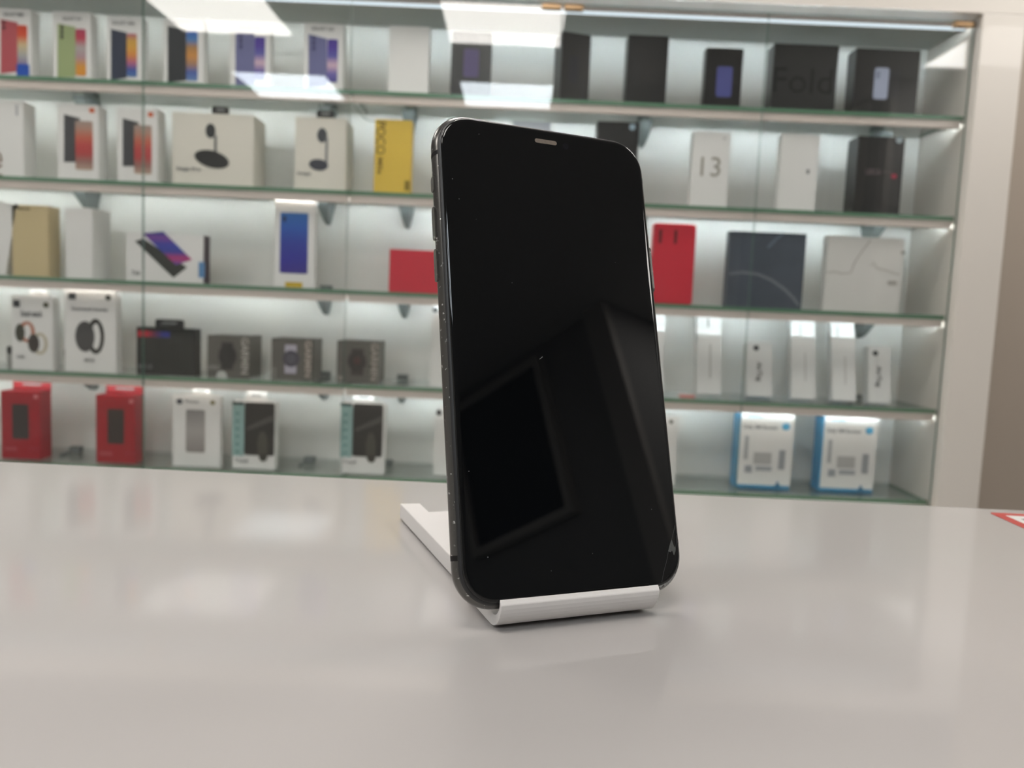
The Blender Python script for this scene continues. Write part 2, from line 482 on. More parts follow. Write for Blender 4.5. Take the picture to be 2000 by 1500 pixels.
loft('back_glass', [(3.0, -4.15), (2.4, -4.05), (1.8, -3.5), (FRAME[0][0], -2.9)], mat('black back glass', (.006, .006, .007), .08), cap0=True)
# antenna bands: thin dark strips crossing the left and right sides of the frame
M_BAND = mat('dark antenna line', (.010, .009, .009), .55, spec=.2)
for sx in (-1, 1):
    for y0, y1, tilt in ((.0602 + .07545, .0616 + .07545, .0006), (-.0613 + .07545, -.0598 + .07545, 0)):
        bm = bmesh.new(); a = []; b = []
        for i, z in FRAME:
            x = sx * (PW / 2 - i / 1000 + .00006); sh = tilt * z / 2.6
            a.append(bm.verts.new((x, y0 + sh, z / 1000))); b.append(bm.verts.new((x, y1 + sh, z / 1000)))
        for i in range(len(a) - 1): bm.faces.new((a[i], a[i + 1], b[i + 1], b[i]))
        link('antenna_band', bm, M_BAND, ph, True)
# side keys
def key(name, sx, y0, y1, proud=.0005):
    bm = bmesh.new(); yc = (y0 + y1) / 2 / 1000 + .07545; h = (y1 - y0) / 1000
    pts = rrect(yc, 0.0, h, .0026, .0013)
    x0, x1 = sx * (PW / 2 - .0014), sx * (PW / 2 + proud)
    a = [bm.verts.new((x0, y, z)) for y, z in pts]; b = [bm.verts.new((x1, y, z)) for y, z in pts]; n = len(pts)
    bm.faces.new(a); bm.faces.new(b)
    for i in range(n): bm.faces.new((a[i], a[(i + 1) % n], b[(i + 1) % n], b[i]))
    link(name, bm, frame_mat(), ph)
key('mute_switch', -1, 49.1, 54.2, .0003)
key('volume_button', -1, 33.6, 44.3)
key('volume_button', -1, 20.5, 30.8)
key('power_button', 1, 22, 38)
# earpiece slot and front camera
def on_glass(name, pts, m, h=.00004, dz=0.0):
    bm = bmesh.new(); z = .00415 + dz
    a = [bm.verts.new((x / 1000, y / 1000 + .07545, z - .00005)) for x, y in pts]; b = [bm.verts.new((x / 1000, y / 1000 + .07545, z + h)) for x, y in pts]; n = len(pts)
    bm.faces.new(a); bm.faces.new(b)
    for i in range(n): bm.faces.new((a[i], a[(i + 1) % n], b[(i + 1) % n], b[i]))
    return link(name, bm, m, ph)
on_glass('earpiece_mesh', rrect(-.1, 69.35, 7.9, 1.45, .72), mat('earpiece mesh', (.16, .13, .105), .5, noise=(2600, .5)))
on_glass('front_camera', oval(7.1, 68.8, 2.2, 2.2), mat('camera lens', (.008, .008, .011), .0))
# crack in the lower right corner
M_CRK = mat('crushed glass', (.075, .078, .075), .5, noise=(2500, .5))
M_LINE = mat('crack line', (.045, .047, .046), .4)
on_glass('crack', [(33.3, -59.5), (32.3, -61.4), (31.6, -63.1), (32.5, -63.4), (33.1, -63.0), (33.6, -64.5), (34.3, -63.2), (34.5, -62.2), (33.9, -61.6)], M_CRK)
def hair(pts, w):
    L = []; R = []
    for i, p in enumerate(pts):
        p = Vector(p); d = (Vector(pts[min(i + 1, len(pts) - 1)]) - Vector(pts[max(i - 1, 0)])).normalized()
        q = Vector((-d.y, d.x)) * w / 2; L.append(tuple(p + q)); R.append(tuple(p - q))
    return L + R[::-1]
on_glass('crack', hair([(35.1, -55.4), (34.2, -57.6), (33.3, -59.6)], .14), M_LINE)
on_glass('crack', hair([(31.7, -63.0), (31.1, -65.0), (30.2, -67.2), (29.4, -68.8), (28.6, -71.2), (28.2, -72.0)], .13), M_LINE)
on_glass('crack', hair([(34.4, -62.2), (35.0, -60.6), (35.3, -58.4)], .10), M_LINE)
# chips along the broken glass edge
rnd = random.Random(3)
for i in range(11):
    a = math.radians(-88 + i * 4.6); r = PR - .0019 - .0004 * rnd.random()
    x, y = (PW / 2 - PR) + r * math.cos(a), PR + r * math.sin(a)
    bm = bmesh.new(); s = .0003 + .0004 * rnd.random()
    P = [(x + s * math.cos(b + rnd.random()), y + s * math.sin(b + rnd.random())) for b in (0, 1.3, 2.6, 3.9, 5.2)]
    a_ = [bm.verts.new((u, v, .0028)) for u, v in P]; b_ = [bm.verts.new((u, v, .0037 + .0002 * rnd.random())) for u, v in P]
    bm.faces.new(a_); bm.faces.new(b_)
    for j in range(5): bm.faces.new((a_[j], a_[(j + 1) % 5], b_[(j + 1) % 5], b_[j]))
    link('glass_chip', bm, mat('chipped glass', (.22, .22, .21), .4), ph)
# dust on the glass
bm = bmesh.new()
specks = [(-23.4, 68.5, .3), (-33.0, 52.3, .3), (-31.2, 46.0, .3), (-28.4, -60.8, .36), (-32.7, -36.6, .3), (-15.4, 20.5, .25), (5, -62, .2), (22, 30, .2), (27, -50, .25), (-9, -66, .22), (-26, 40, .2)]
for x, y, s in specks:
    v = [bm.verts.new((x / 1000 + s / 2000 * math.cos(a), y / 1000 + .07545 + s / 2000 * math.sin(a), .00418)) for a in (0, 1.05, 2.1, 3.14, 4.2, 5.24)]
    bm.faces.new(v)
v = [bm.verts.new((a / 1000, b / 1000 + .07545, .00418)) for a, b in ((-7.95, -3.15), (-7.85, -3.3), (-6.75, -2.5), (-6.85, -2.35))]; bm.faces.new(v)
o = link('dust_specks', bm, mat('dust', (.16, .16, .16), .8), ph); o['kind'] = 'stuff'
# camera block on the back
bm = bmesh.new(); pts = rrect(.0215, .1509 - .0165, .024, .026, .007)
a = [bm.verts.new((x, y, -.0042)) for x, y in pts]; b = [bm.verts.new((x, y, -.0051)) for x, y in pts]
bm.faces.new(a); bm.faces.new(b)
for i in range(len(a)): bm.faces.new((a[i], a[(i + 1) % len(a)], b[(i + 1) % len(a)], b[i]))
link('camera_block', bm, mat('black back glass'), ph)

# ------------------------------------------------------------------ goods on the shelves (metres: offset, width, height)
ITEMS = [
    ('pinkphone', 0, 0.022, 0.035, -1.1973, 0.0884, 0.1553, 0, [('text', 0.0037, 0.1422, 0.0476, 0.0095, 'GALAXY M04', 'inkgrey'), ('quad', [(-0.0262, 0.1307), (0.0133, 0.1243), (0.0116, 0.014), (-0.0283, 0.0071)], 'pink'), ('grad', 0.024, 0.0731, 0.023, 0.091, ['#c8402c', '#d4502e', '#c8b890', '#a8a8a8', '#7a6a98']), ('oval', -0.0185, 0.1231, 0.008, 0.0074, '#402028'), ('oval', -0.0184, 0.1113, 0.0074, 0.008, '#402028'), ('rrect', 0.0246, 0.017, 0.0293, 0.0278, '#1c4fb0', 'sticker')]),
    ('greenphone', 0, 0.022, 0.035, -1.0588, 0.0884, 0.1541, 0, [('text', 0.0013, 0.1384, 0.0431, 0.0089, 'GALAXY A14', 'inkgrey'), ('quad', [(-0.0323, 0.1261), (0.0093, 0.1201), (0.0084, 0.0066), (-0.0335, 0.0048)], 'green'), ('grad', 0.0214, 0.0632, 0.0239, 0.1053, ['#a83c5c', '#b83048', '#b0a8a8', '#b09098', '#d09030', '#d89030']), ('oval', -0.0217, 0.1183, 0.0071, 0.0107, '#1c2018'), ('oval', -0.0218, 0.1073, 0.0071, 0.0107, '#1c2018'), ('oval', -0.0219, 0.0964, 0.0071, 0.0107, '#1c2018')]),
    ('navyphone', 0, 0.022, 0.03, -0.9358, 0.0824, 0.1478, 0, [('text', -0.0019, 0.1335, 0.0535, 0.008, 'GALAXY A04s', 'inkgrey'), ('quad', [(-0.0309, 0.119), (0.0055, 0.1127), (0.0053, 0.0096), (-0.0313, 0.0034)], 'navy'), ('grad', 0.0176, 0.0617, 0.0233, 0.0979, ['#b06080', '#d0a040', '#d8a038', '#d88838', '#b86080', '#3050a0', '#5078b0'])]),
    ('blackphone', 0, 0.022, 0.03, -0.7985, 0.0931, 0.1478, 0, [('text', -0.0039, 0.1416, 0.0476, 0.0077, 'GALAXY M13', 'inkgrey'), ('quad', [(-0.036, 0.1311), (0.0066, 0.1251), (0.0072, 0.0096), (-0.0357, 0.004)], 'blackp'), ('grad', 0.0206, 0.0658, 0.0263, 0.1122, ['#2858b0', '#3878b8', '#a87838', '#c88838', '#a07860', '#3858a8', '#6888b8'])]),
    ('lilacphone', 0, 0.022, 0.03, -0.6431, 0.0931, 0.145, 0, [('text', -0.0015, 0.1351, 0.0535, 0.008, 'GALAXY A23', 'inkgrey'), ('quad', [(-0.0341, 0.1253), (0.0106, 0.1225), (0.0121, 0.007), (-0.0328, 0.004)], 'lilac'), ('grad', 0.0233, 0.0672, 0.0239, 0.0967, ['#402890', '#482c98', '#5a58a8', '#d0b0c0', '#6a60a8', '#4a4890']), ('oval', -0.0212, 0.1163, 0.0077, 0.0113, '#383868'), ('oval', -0.021, 0.104, 0.0077, 0.0113, '#383868'), ('oval', -0.0209, 0.0916, 0.0077, 0.0113, '#383868')]),
    ('lilacphone', 0, 0.022, 0.03, -0.4716, 0.0913, 0.1521, 0, [('text', -0.0028, 0.14, 0.052, 0.0083, 'GALAXY A23', 'inkgrey'), ('quad', [(-0.036, 0.1266), (0.0074, 0.1181), (0.0096, 0.0118), (-0.0337, 0.0053)], 'lilac'), ('grad', 0.0211, 0.0686, 0.0242, 0.097, ['#402890', '#482c98', '#5a58a8', '#d0b0c0', '#6a60a8', '#4a4890']), ('oval', -0.023, 0.1188, 0.0077, 0.0113, '#383868'), ('oval', -0.0228, 0.1067, 0.0077, 0.0113, '#383868'), ('oval', -0.0225, 0.0947, 0.0077, 0.0113, '#383868')]),
    ('plainwhite', 0, 0.022, 0.03, -0.2731, 0.0942, 0.1546, 0, []),
    ('darkpurple', 0, 0.022, 0.03, -0.1275, 0.0936, 0.148, 0, [('rrect', 0.0002, 0.0771, 0.0352, 0.0638, '#5a5078', 'printed_phone')]),
    ('darkplain', 0, 0.022, 0.05, 0.1161, 0.0715, 0.1547, 0, [('rrect', -0.0043, 0.0733, 0.0218, 0.0611, '#24242c', 'printed_phone')]),
    ('darkplain2', 0, 0.022, 0.05, 0.2826, 0.0941, 0.157, 0, [('rrect', -0.0012, 0.0768, 0.0328, 0.0626, '#262424', 'printed_phone')]),
    ('darkviolet', 0, 0.022, 0.03, 0.4613, 0.0858, 0.1357, 0, [('rrect', 0.0024, 0.0597, 0.0364, 0.0689, '#4e5290', 'printed_phone')]),
    ('foldbox', 0, 0.022, 0.05, 0.6501, 0.15, 0.1516, 0, [('text', -0.0037, 0.0694, 0.1378, 0.0564, 'Fold', 'glossblack')]),
    ('darkwhite', 0, 0.022, 0.05, 0.8408, 0.1488, 0.1492, 0, [('rrect', 0.0176, 0.0706, 0.0271, 0.0639, '#2a2a2e', 'printed_phone'), ('rrect', -0.0119, 0.0712, 0.0334, 0.071, '#a8b0c8', 'printed_phone'), ('rrect', -0.021, 0.0898, 0.01, 0.0167, '#8890a8', 'printed_camera')]),
    ('sidetext', 1, 0.022, 0.05, -1.2247, 0.1014, 0.1762, 0, [('text', -0.0213, 0.0309, 0.0417, 0.0574, 'ND', '#7a5a40', 'lettering', 90), ('rrect', 0.0359, 0.1547, 0.0048, 0.0255, '#a8aab0', 'seal')]),
    ('redphone', 1, 0.022, 0.045, -1.0464, 0.096, 0.1743, 0, [('quad', [(-0.0317, 0.1504), (0.0058, 0.1427), (0.0051, 0.0416), (-0.0328, 0.04)], 'charcoal'), ('grad', 0.0153, 0.0803, 0.041, 0.1125, ['#a09088', '#b08878', '#c06450', '#b84848', '#b04444', '#987068', '#b8a090']), ('rrect', 0.0342, 0.1614, 0.0114, 0.0102, '#d06030', 'printed_logo')]),
    ('redphone', 1, 0.022, 0.045, -0.9064, 0.0947, 0.172, 0, [('quad', [(-0.0336, 0.1469), (0.004, 0.1391), (0.0039, 0.038), (-0.0339, 0.0364)], 'charcoal'), ('grad', 0.0139, 0.0767, 0.041, 0.1125, ['#a09088', '#b08878', '#c06450', '#b84848', '#b04444', '#987068', '#b8a090']), ('rrect', 0.0322, 0.1579, 0.0114, 0.0102, '#d06030', 'printed_logo')]),
    ('bigstand', 1, 0.022, 0.09, -0.7281, 0.1919, 0.1666, 0, [('oval', -0.0054, 0.1265, 0.0235, 0.0337, '#303234'), ('rrect', 0.0066, 0.0951, 0.006, 0.0437, '#6c6c6c', 'printed_stem'), ('ovalt', -0.0019, 0.0615, 0.0827, 0.0392, '#2c2c2c', -12), ('text', -0.0562, 0.0356, 0.0574, 0.0103, 'Stage Pro', 'inkgrey'), ('tab', 0.0161, 0.1764, 0.0408, 0.0162, '#1c1e1e')]),
    ('smallstand', 1, 0.022, 0.09, -0.4746, 0.1194, 0.1679, 0, [('oval', 0.0037, 0.1273, 0.0235, 0.0337, '#44464c'), ('rrect', 0.0149, 0.0936, 0.006, 0.0573, '#77777a', 'printed_stem'), ('ovalt', -0.0034, 0.0592, 0.0453, 0.026, '#3c3e48', -4), ('text', -0.0368, 0.0372, 0.0332, 0.0082, 'Stage', 'inkgrey'), ('tab', 0.0095, 0.1771, 0.0408, 0.018, '#1c201e')]),
    ('yellowbox', 1, 0.022, 0.03, -0.3036, 0.0874, 0.1703, 0, [('text', -0.0291, 0.127, 0.0217, 0.0752, 'POCO', '#5a4408', 'lettering', -90), ('text', -0.0292, 0.0628, 0.0121, 0.0377, 'M5s', '#806418', 'lettering', -90), ('rrect', 0.0359, 0.0199, 0.0127, 0.0221, '#8a7418', 'label')]),
    ('paleblue', 1, 0.022, 0.04, 0.0204, 0.0867, 0.1792, 0, []),
    ('darkdot', 1, 0.022, 0.05, 0.2232, 0.0974, 0.1877, 0, [('oval', 0.0327, 0.1773, 0.0144, 0.015, '#a8c0d0', 'printed_dot')]),
    ('thirteen', 1, 0.022, 0.03, 0.4448, 0.0878, 0.1736, 0, [('text', 0.0003, 0.0938, 0.0464, 0.0451, '13', '#9a968c'), ('oval', 0.0287, 0.1599, 0.0059, 0.005, '#b0b0b0', 'printed_dot')]),
    ('plaintall', 1, 0.022, 0.03, 0.6526, 0.089, 0.1776, 0, [('rrect', 0.0219, 0.0921, 0.0068, 0.0093, '#707074', 'printed_logo')]),
    ('darklens', 1, 0.022, 0.06, 0.8424, 0.1094, 0.1797, 0, [('text', -0.0143, 0.0982, 0.0346, 0.0127, 'LEICA', '#75686a'), ('oval', 0.0349, 0.0899, 0.0135, 0.011, '#a02040', 'printed_dot'), ('text', 0.0175, 0.0985, 0.0257, 0.0105, 'phone', '#4a4242'), ('oval', 0.0402, 0.1743, 0.0151, 0.016, '#b0c0c8', 'printed_dot')]),
    ('leaning', 2, 0.022, 0.03, -1.2628, 0.0831, 0.1693, 10, [('oval', 0.0416, 0.1662, 0.0097, 0.0097, '#303030', 'printed_dot')]),
    ('goldbox', 2, 0.022, 0.05, -1.1615, 0.0867, 0.1676, 0, [('text', -0.0186, 0.1595, 0.0386, 0.0085, 'motorola', '#6a5838')]),
    ('slimwhite', 2, 0.022, 0.085, -1.0455, 0.0647, 0.1665, 0, [('rrect', 0.0008, 0.0863, 0.0631, 0.0018, '#b4b0a6', 'lid_seam')]),
    ('tabletbox', 2, 0.022, 0.042, -0.8409, 0.1848, 0.1152, 0, [('quad', [(-0.0706, 0.0938), (-0.0508, 0.1007), (0.0538, 0.0371), (0.0212, 0.0109)], 'tabdark'), ('quadg', [(-0.0523, 0.1126), (-0.0035, 0.1192), (0.0654, 0.0558), (0.0272, 0.0415)], ['#24408a', '#7a4898', '#4048a8', '#3c48a0', '#b84078', '#5a50a8']), ('text', -0.0687, 0.0193, 0.0205, 0.0101, 'Tab', 'inkgrey'), ('rrect', 0.0888, 0.0326, 0.0147, 0.0367, '#5a88b8', 'label')]),
    ('bluephone', 2, 0.022, 0.03, -0.5322, 0.095, 0.2085, 0, [('grad', -0.0006, 0.1048, 0.0664, 0.1426, ['#2868b0', '#2858b0', '#2c3c9c', '#30309a', '#3a2c88']), ('rrect', 0.0005, 0.0068, 0.041, 0.0122, '#c8a820', 'sticker'), ('oval', -0.0237, 0.1611, 0.0085, 0.0143, '#102848', 'printed_camera')]),
    ('redflat', 2, 0.022, 0.03, -0.2032, 0.2031, 0.1013, 0, []),
    ('redeleven', 2, 0.022, 0.035, 0.3716, 0.1004, 0.1894, 0, [('text', -0.0168, 0.1581, 0.0434, 0.0315, '11', '#581018')]),
    ('bluegrey', 2, 0.022, 0.03, 0.5923, 0.1825, 0.1784, 0, [('arc', [(-0.0867, 0.0773), (-0.0553, 0.0823), (-0.0184, 0.079), (0.0167, 0.066), (0.0475, 0.0467), (0.0711, 0.0258), (0.0846, 0.0093)], 5, '#787c84'), ('arc', [(0.0014, 0.1427), (0.0182, 0.1626), (0.0353, 0.1778)], 5, '#6a7484')]),
    ('marble', 2, 0.022, 0.03, 0.826, 0.1812, 0.1775, 0, [('arc', [(-0.0894, 0.0896), (-0.0701, 0.0929), (-0.0515, 0.0888), (-0.031, 0.0921), (-0.0255, 0.1141), (-0.0107, 0.1413), (0.0088, 0.1698)], 2, '#a8a4a0'), ('arc', [(0.0139, 0.1098), (0.0204, 0.1197), (0.0289, 0.1056), (0.0512, 0.1017), (0.07, 0.0953), (0.0849, 0.0923)], 1.6, '#b0aca6'), ('rrect', 0.0689, 0.0727, 0.0214, 0.0094, '#a8a4a0', 'lettering'), ('oval', 0.0886, 0.1446, 0.0102, 0.0085, '#9a9894', 'printed_dot')]),
    ('watchpair', 3, 0.022, 0.03, -1.1601, 0.1, 0.1777, 0, [('ring', -0.012, 0.0908, 0.0376, 0.0502, '#b06848'), ('oval', -0.0286, 0.088, 0.0231, 0.0432, '#3c3c30', 'printed_watch_face'), ('ring', 0.0189, 0.0636, 0.0386, 0.0531, '#c0b8a4'), ('oval', 0.004, 0.064, 0.0272, 0.0447, '#3c3430', 'printed_watch_face'), ('rrect', -0.036, 0.1576, 0.016, 0.0169, '#30343a', 'printed_logo'), ('oval', 0.0347, 0.1572, 0.0135, 0.0132, '#50503c', 'printed_badge'), ('text', -0.0002, 0.1354, 0.0507, 0.0154, 'Smart watch', 'inkgrey'), ('text', -0.0271, 0.031, 0.0185, 0.008, 'Lite', 'inkgrey'), ('tab', 0.0081, 0.1812, 0.0445, 0.0206, 'white')]),
    ('watchbig', 3, 0.022, 0.03, -1.0199, 0.1245, 0.1971, 0, [('ring', 0.0133, 0.0866, 0.0416, 0.0851, '#2c2c2a'), ('oval', -0.0125, 0.0855, 0.0469, 0.074, '#4a4a4c', 'printed_watch_face'), ('rrect', -0.0427, 0.1809, 0.0175, 0.0153, '#30343a', 'printed_logo'), ('oval', 0.0441, 0.1808, 0.0135, 0.0138, '#40423c', 'printed_badge'), ('text', 0.0001, 0.1518, 0.087, 0.0086, 'Smartwatch bracelet', 'inkgrey'), ('text', -0.0018, 0.0288, 0.026, 0.008, 'AMOLED', 'ink'), ('tab', -0.0022, 0.1982, 0.0644, 0.0098, 'white')]),
    ('blackaction', 3, 0.022, 0.04, -0.8382, 0.1405, 0.1142, 0, [('gradx', -0.0288, 0.0984, 0.077, 0.0145, ['#b02838', '#c02838', '#703048', '#303880', '#303898']), ('text', -0.0481, 0.0195, 0.0325, 0.0099, 'H115', '#787c80'), ('rrect', 0.006, 0.0548, 0.054, 0.0509, '#202424', 'printed_product'), ('tab', 0.0015, 0.122, 0.0699, 0.0252, '#26282a'), ('rrect', 0.0004, 0.1225, 0.0277, 0.0055, '#56585a', 'hang_slot')]),
    ('greywatch', 3, 0.035, 0.095, -0.691, 0.1028, 0.1016, 0, [('text', 0.0402, 0.0541, 0.0177, 0.0886, 'GARMIN', '#b0aca6', 'lettering', -90), ('rrect', -0.0029, 0.0523, 0.028, 0.0668, '#2a2a2a', 'printed_strap'), ('oval', -0.0019, 0.0523, 0.0435, 0.0544, '#262628', 'printed_watch_face'), ('text', -0.034, 0.0232, 0.0286, 0.0103, 'INSTINCT', '#9a9a98'), ('oval', -0.0158, 0.0041, 0.0249, 0.0231, '#b8bab8', 'sticker')]),
    ('greywatch', 3, 0.035, 0.095, -0.5364, 0.1003, 0.1008, 0, [('text', 0.0391, 0.0538, 0.0155, 0.0889, 'GARMIN', '#b0a49c', 'lettering', -90), ('rrect', -0.0034, 0.0512, 0.028, 0.0699, '#b4b0c0', 'printed_strap'), ('oval', -0.0022, 0.0523, 0.041, 0.041, '#3e3e4c', 'printed_watch_face'), ('oval', -0.0024, 0.0524, 0.0239, 0.0239, '#50505c', 'printed_dial'), ('text', -0.0434, 0.0167, 0.0125, 0.0234, '55', '#8a8a86')]),
    ('greywatch', 3, 0.035, 0.095, -0.3772, 0.1009, 0.1015, 0, [('text', 0.0407, 0.0537, 0.0162, 0.0917, 'GARMIN', '#a8a098', 'lettering', -90), ('rrect', -0.0001, 0.0512, 0.0295, 0.0653, '#34302e', 'printed_strap'), ('oval', -0.0014, 0.0535, 0.0457, 0.0482, '#302c2c', 'printed_watch_face'), ('oval', -0.001, 0.0543, 0.0155, 0.0186, '#4a2c2c', 'printed_dial'), ('oval', -0.0412, 0.0108, 0.014, 0.0115, '#8a8680', 'sticker')]),
    ('hangwhite', 3, 0.05, 0.03, -0.1497, 0.105, 0.1742, 0, [('oval', -0.044, 0.1854, 0.0137, 0.0137, '#303034', 'printed_logo'), ('tab', -0.0005, 0.1879, 0.0983, 0.0324, 'white')]),
    ('slimhidden', 3, 0.05, 0.03, 0.3444, 0.0574, 0.2028, 0, []),
    ('slimcable', 3, 0.06, 0.03, 0.486, 0.0601, 0.2063, 0, [('rrect', 0.0026, 0.083, 0.0035, 0.0858, '#a8aaa8', 'printed_cable'), ('rrect', -0.003, 0.1805, 0.0035, 0.0219, '#404448', 'printed_plug')]),
    ('shortmark', 3, 0.06, 0.03, 0.6112, 0.0628, 0.1354, 0, [('oval', -0.0085, 0.1214, 0.0149, 0.0145, '#282c30', 'printed_logo'), ('text', -0.0025, 0.0619, 0.0167, 0.0485, 'AirTag', '#404448', 'lettering', -90)]),
    ('slimcable', 3, 0.045, 0.03, 0.7147, 0.0596, 0.2088, 0, [('rrect', 0.0045, 0.0798, 0.0026, 0.0699, '#b0b0ae', 'printed_cable'), ('rrect', -0.0067, 0.1731, 0.0035, 0.0304, '#a4aaaa', 'printed_plug')]),
    ('slimcable', 3, 0.04, 0.03, 0.8118, 0.0582, 0.2081, 0, [('rrect', 0.0036, 0.0756, 0.0026, 0.0697, '#b0b0ae', 'printed_cable'), ('rrect', -0.0135, 0.1728, 0.0035, 0.0304, '#a4aaaa', 'printed_plug')]),
    ('shortmark', 3, 0.045, 0.03, 0.9003, 0.0548, 0.1385, 0, [('oval', -0.0112, 0.1222, 0.0139, 0.0131, '#282c30', 'printed_logo'), ('text', -0.0037, 0.0651, 0.0157, 0.0516, 'AirTag', '#404448', 'lettering', -90)]),
    ('redbank', 4, 0.03, 0.05, -1.1961, 0.0953, 0.1663, 0, [('rrect', 0.0002, 0.0922, 0.04, 0.0857, '#38302f', 'printed_power_bank'), ('oval', 0.0386, 0.1553, 0.0112, 0.0112, '#d08088', 'printed_logo'), ('text', -0.0248, 0.0243, 0.0323, 0.01, '20000', '#c06068'), ('text', 0.0338, 0.0264, 0.0251, 0.011, '50 W', '#a83040'), ('tabback', 0.0006, 0.1756, 0.095, 0.028, 'red')]),
    ('redbank', 4, 0.03, 0.05, -0.964, 0.0946, 0.1663, 0, [('rrect', 0.0013, 0.0904, 0.04, 0.0857, '#38302f', 'printed_power_bank'), ('oval', 0.039, 0.1535, 0.0112, 0.0112, '#d08088', 'printed_logo'), ('text', -0.023, 0.0224, 0.0323, 0.01, '20000', '#c06068'), ('text', 0.0356, 0.0245, 0.0251, 0.011, '50 W', '#a83040'), ('tabback', 0.0008, 0.1738, 0.095, 0.028, 'red')]),
    ('whitebank', 4, 0.03, 0.02, -0.7658, 0.1165, 0.1748, 0, [('gradr', -0.0022, 0.0875, 0.0469, 0.1057, ['#8a8888', '#a8a4a2', '#8c8684']), ('oval', -0.0413, 0.1589, 0.0156, 0.0143, '#383c48', 'printed_logo'), ('oval', 0.0395, 0.1593, 0.0125, 0.0118, '#787048', 'printed_badge'), ('text', -0.0095, 0.1602, 0.0343, 0.0078, 'Power', 'inkgrey'), ('tab', 0.0078, 0.1821, 0.0442, 0.0218, 'white')]),
    ('tealtool', 4, 0.03, 0.03, -0.6254, 0.104, 0.1658, 0, [('rrect', -0.0379, 0.0933, 0.0291, 0.1251, '#8fb0ae', 'printed_side'), ('rrect', -0.0387, 0.1601, 0.029, 0.0081, '#1c3c3c', 'printed_side_top'), ('dots', -0.0399, 0.0885, 0.0106, 0.1126, '#5f8886'), ('rrect', 0.014, 0.0992, 0.0735, 0.1304, '#242424', 'printed_photo'), ('quad', [(-0.0166, 0.1022), (0.0486, 0.1366), (0.0488, 0.1208), (-0.0165, 0.0943)], 'greyband'), ('oval', 0.0222, 0.0576, 0.0251, 0.0727, '#46463f', 'printed_tool'), ('oval', 0.024, 0.0302, 0.0198, 0.0204, '#34342f', 'printed_tool_head'), ('text', -0.0297, 0.0199, 0.0314, 0.0078, 'Tool', 'inkgrey'), ('tab', 0.0009, 0.1796, 0.048, 0.024, 'white')]),
    ('tealtool', 4, 0.03, 0.03, -0.3586, 0.1064, 0.1736, 0, [('rrect', -0.0403, 0.1017, 0.0291, 0.1251, '#8fb0ae', 'printed_side'), ('rrect', -0.0419, 0.1684, 0.029, 0.0081, '#1c3c3c', 'printed_side_top'), ('dots', -0.0422, 0.0969, 0.0106, 0.1126, '#5f8886'), ('rrect', 0.0115, 0.1076, 0.0734, 0.1303, '#242424', 'printed_photo'), ('quad', [(-0.0191, 0.1105), (0.0456, 0.1449), (0.0461, 0.1292), (-0.0189, 0.1026)], 'greyband'), ('oval', 0.0202, 0.066, 0.0251, 0.0727, '#46463f', 'printed_tool'), ('oval', 0.0224, 0.0387, 0.0198, 0.0204, '#34342f', 'printed_tool_head'), ('text', -0.0312, 0.0284, 0.0314, 0.0078, 'Tool', 'inkgrey'), ('tab', -0.0026, 0.1879, 0.0479, 0.024, 'white')]),
    ('hanggrey', 4, 0.05, 0.03, -0.1335, 0.105, 0.1429, 0, [('oval', -0.0428, 0.1564, 0.0139, 0.0151, '#303034', 'printed_logo'), ('tab', -0.0018, 0.1563, 0.1008, 0.0315, 'white')]),
    ('hanghidden', 4, 0.05, 0.03, 0.3621, 0.1035, 0.172, 0, [('oval', 0.0333, 0.1584, 0.0101, 0.0101, '#303428', 'printed_logo')]),
    ('bluekit', 4, 0.06, 0.05, 0.6337, 0.1367, 0.2041, 0, [('rrect', -0.03, 0.18, 0.0354, 0.0071, '#a8c8d8', 'printed_logo'), ('text', -0.0141, 0.1521, 0.0856, 0.0133, 'Daily SIM Booster', '#6a7078'), ('oval', 0.0479, 0.1568, 0.0195, 0.0182, '#4a9cc4', 'printed_badge'), ('dots', -0.0467, 0.1012, 0.0133, 0.0578, '#a8acb0'), ('rrect', -0.0048, 0.0754, 0.0445, 0.0298, '#b6b6b6', 'printed_panel'), ('rrect', 0.0432, 0.0736, 0.0156, 0.0489, '#9a9ea4', 'printed_barcode'), ('rrect', -0.0384, 0.0475, 0.0178, 0.0178, '#9ca0a8', 'printed_icon'), ('rrect', -0.0007, 0.0502, 0.0401, 0.0111, '#a8acb2', 'printed_icon'), ('tri', 0.0366, 0.0131, 0.0156, 0.0134, '#2f6f96')]),
    ('bluekit', 4, 0.06, 0.05, 0.8405, 0.1367, 0.2032, 0, [('rrect', -0.0307, 0.1791, 0.0354, 0.0071, '#a8c8d8', 'printed_logo'), ('text', -0.0144, 0.1512, 0.0856, 0.0133, 'Daily SIM Booster', '#6a7078'), ('oval', 0.0475, 0.1559, 0.0195, 0.0182, '#4a9cc4', 'printed_badge'), ('dots', -0.0465, 0.1004, 0.0133, 0.0578, '#a8acb0'), ('rrect', -0.0044, 0.0745, 0.0445, 0.0298, '#b6b6b6', 'printed_panel'), ('rrect', 0.0436, 0.0728, 0.0156, 0.0489, '#9a9ea4', 'printed_barcode'), ('rrect', -0.0378, 0.0466, 0.0178, 0.0178, '#9ca0a8', 'printed_icon'), ('rrect', -0.0001, 0.0494, 0.0401, 0.0111, '#a8acb2', 'printed_icon'), ('tri', 0.0376, 0.0123, 0.0156, 0.0134, '#2f6f96')]),
]

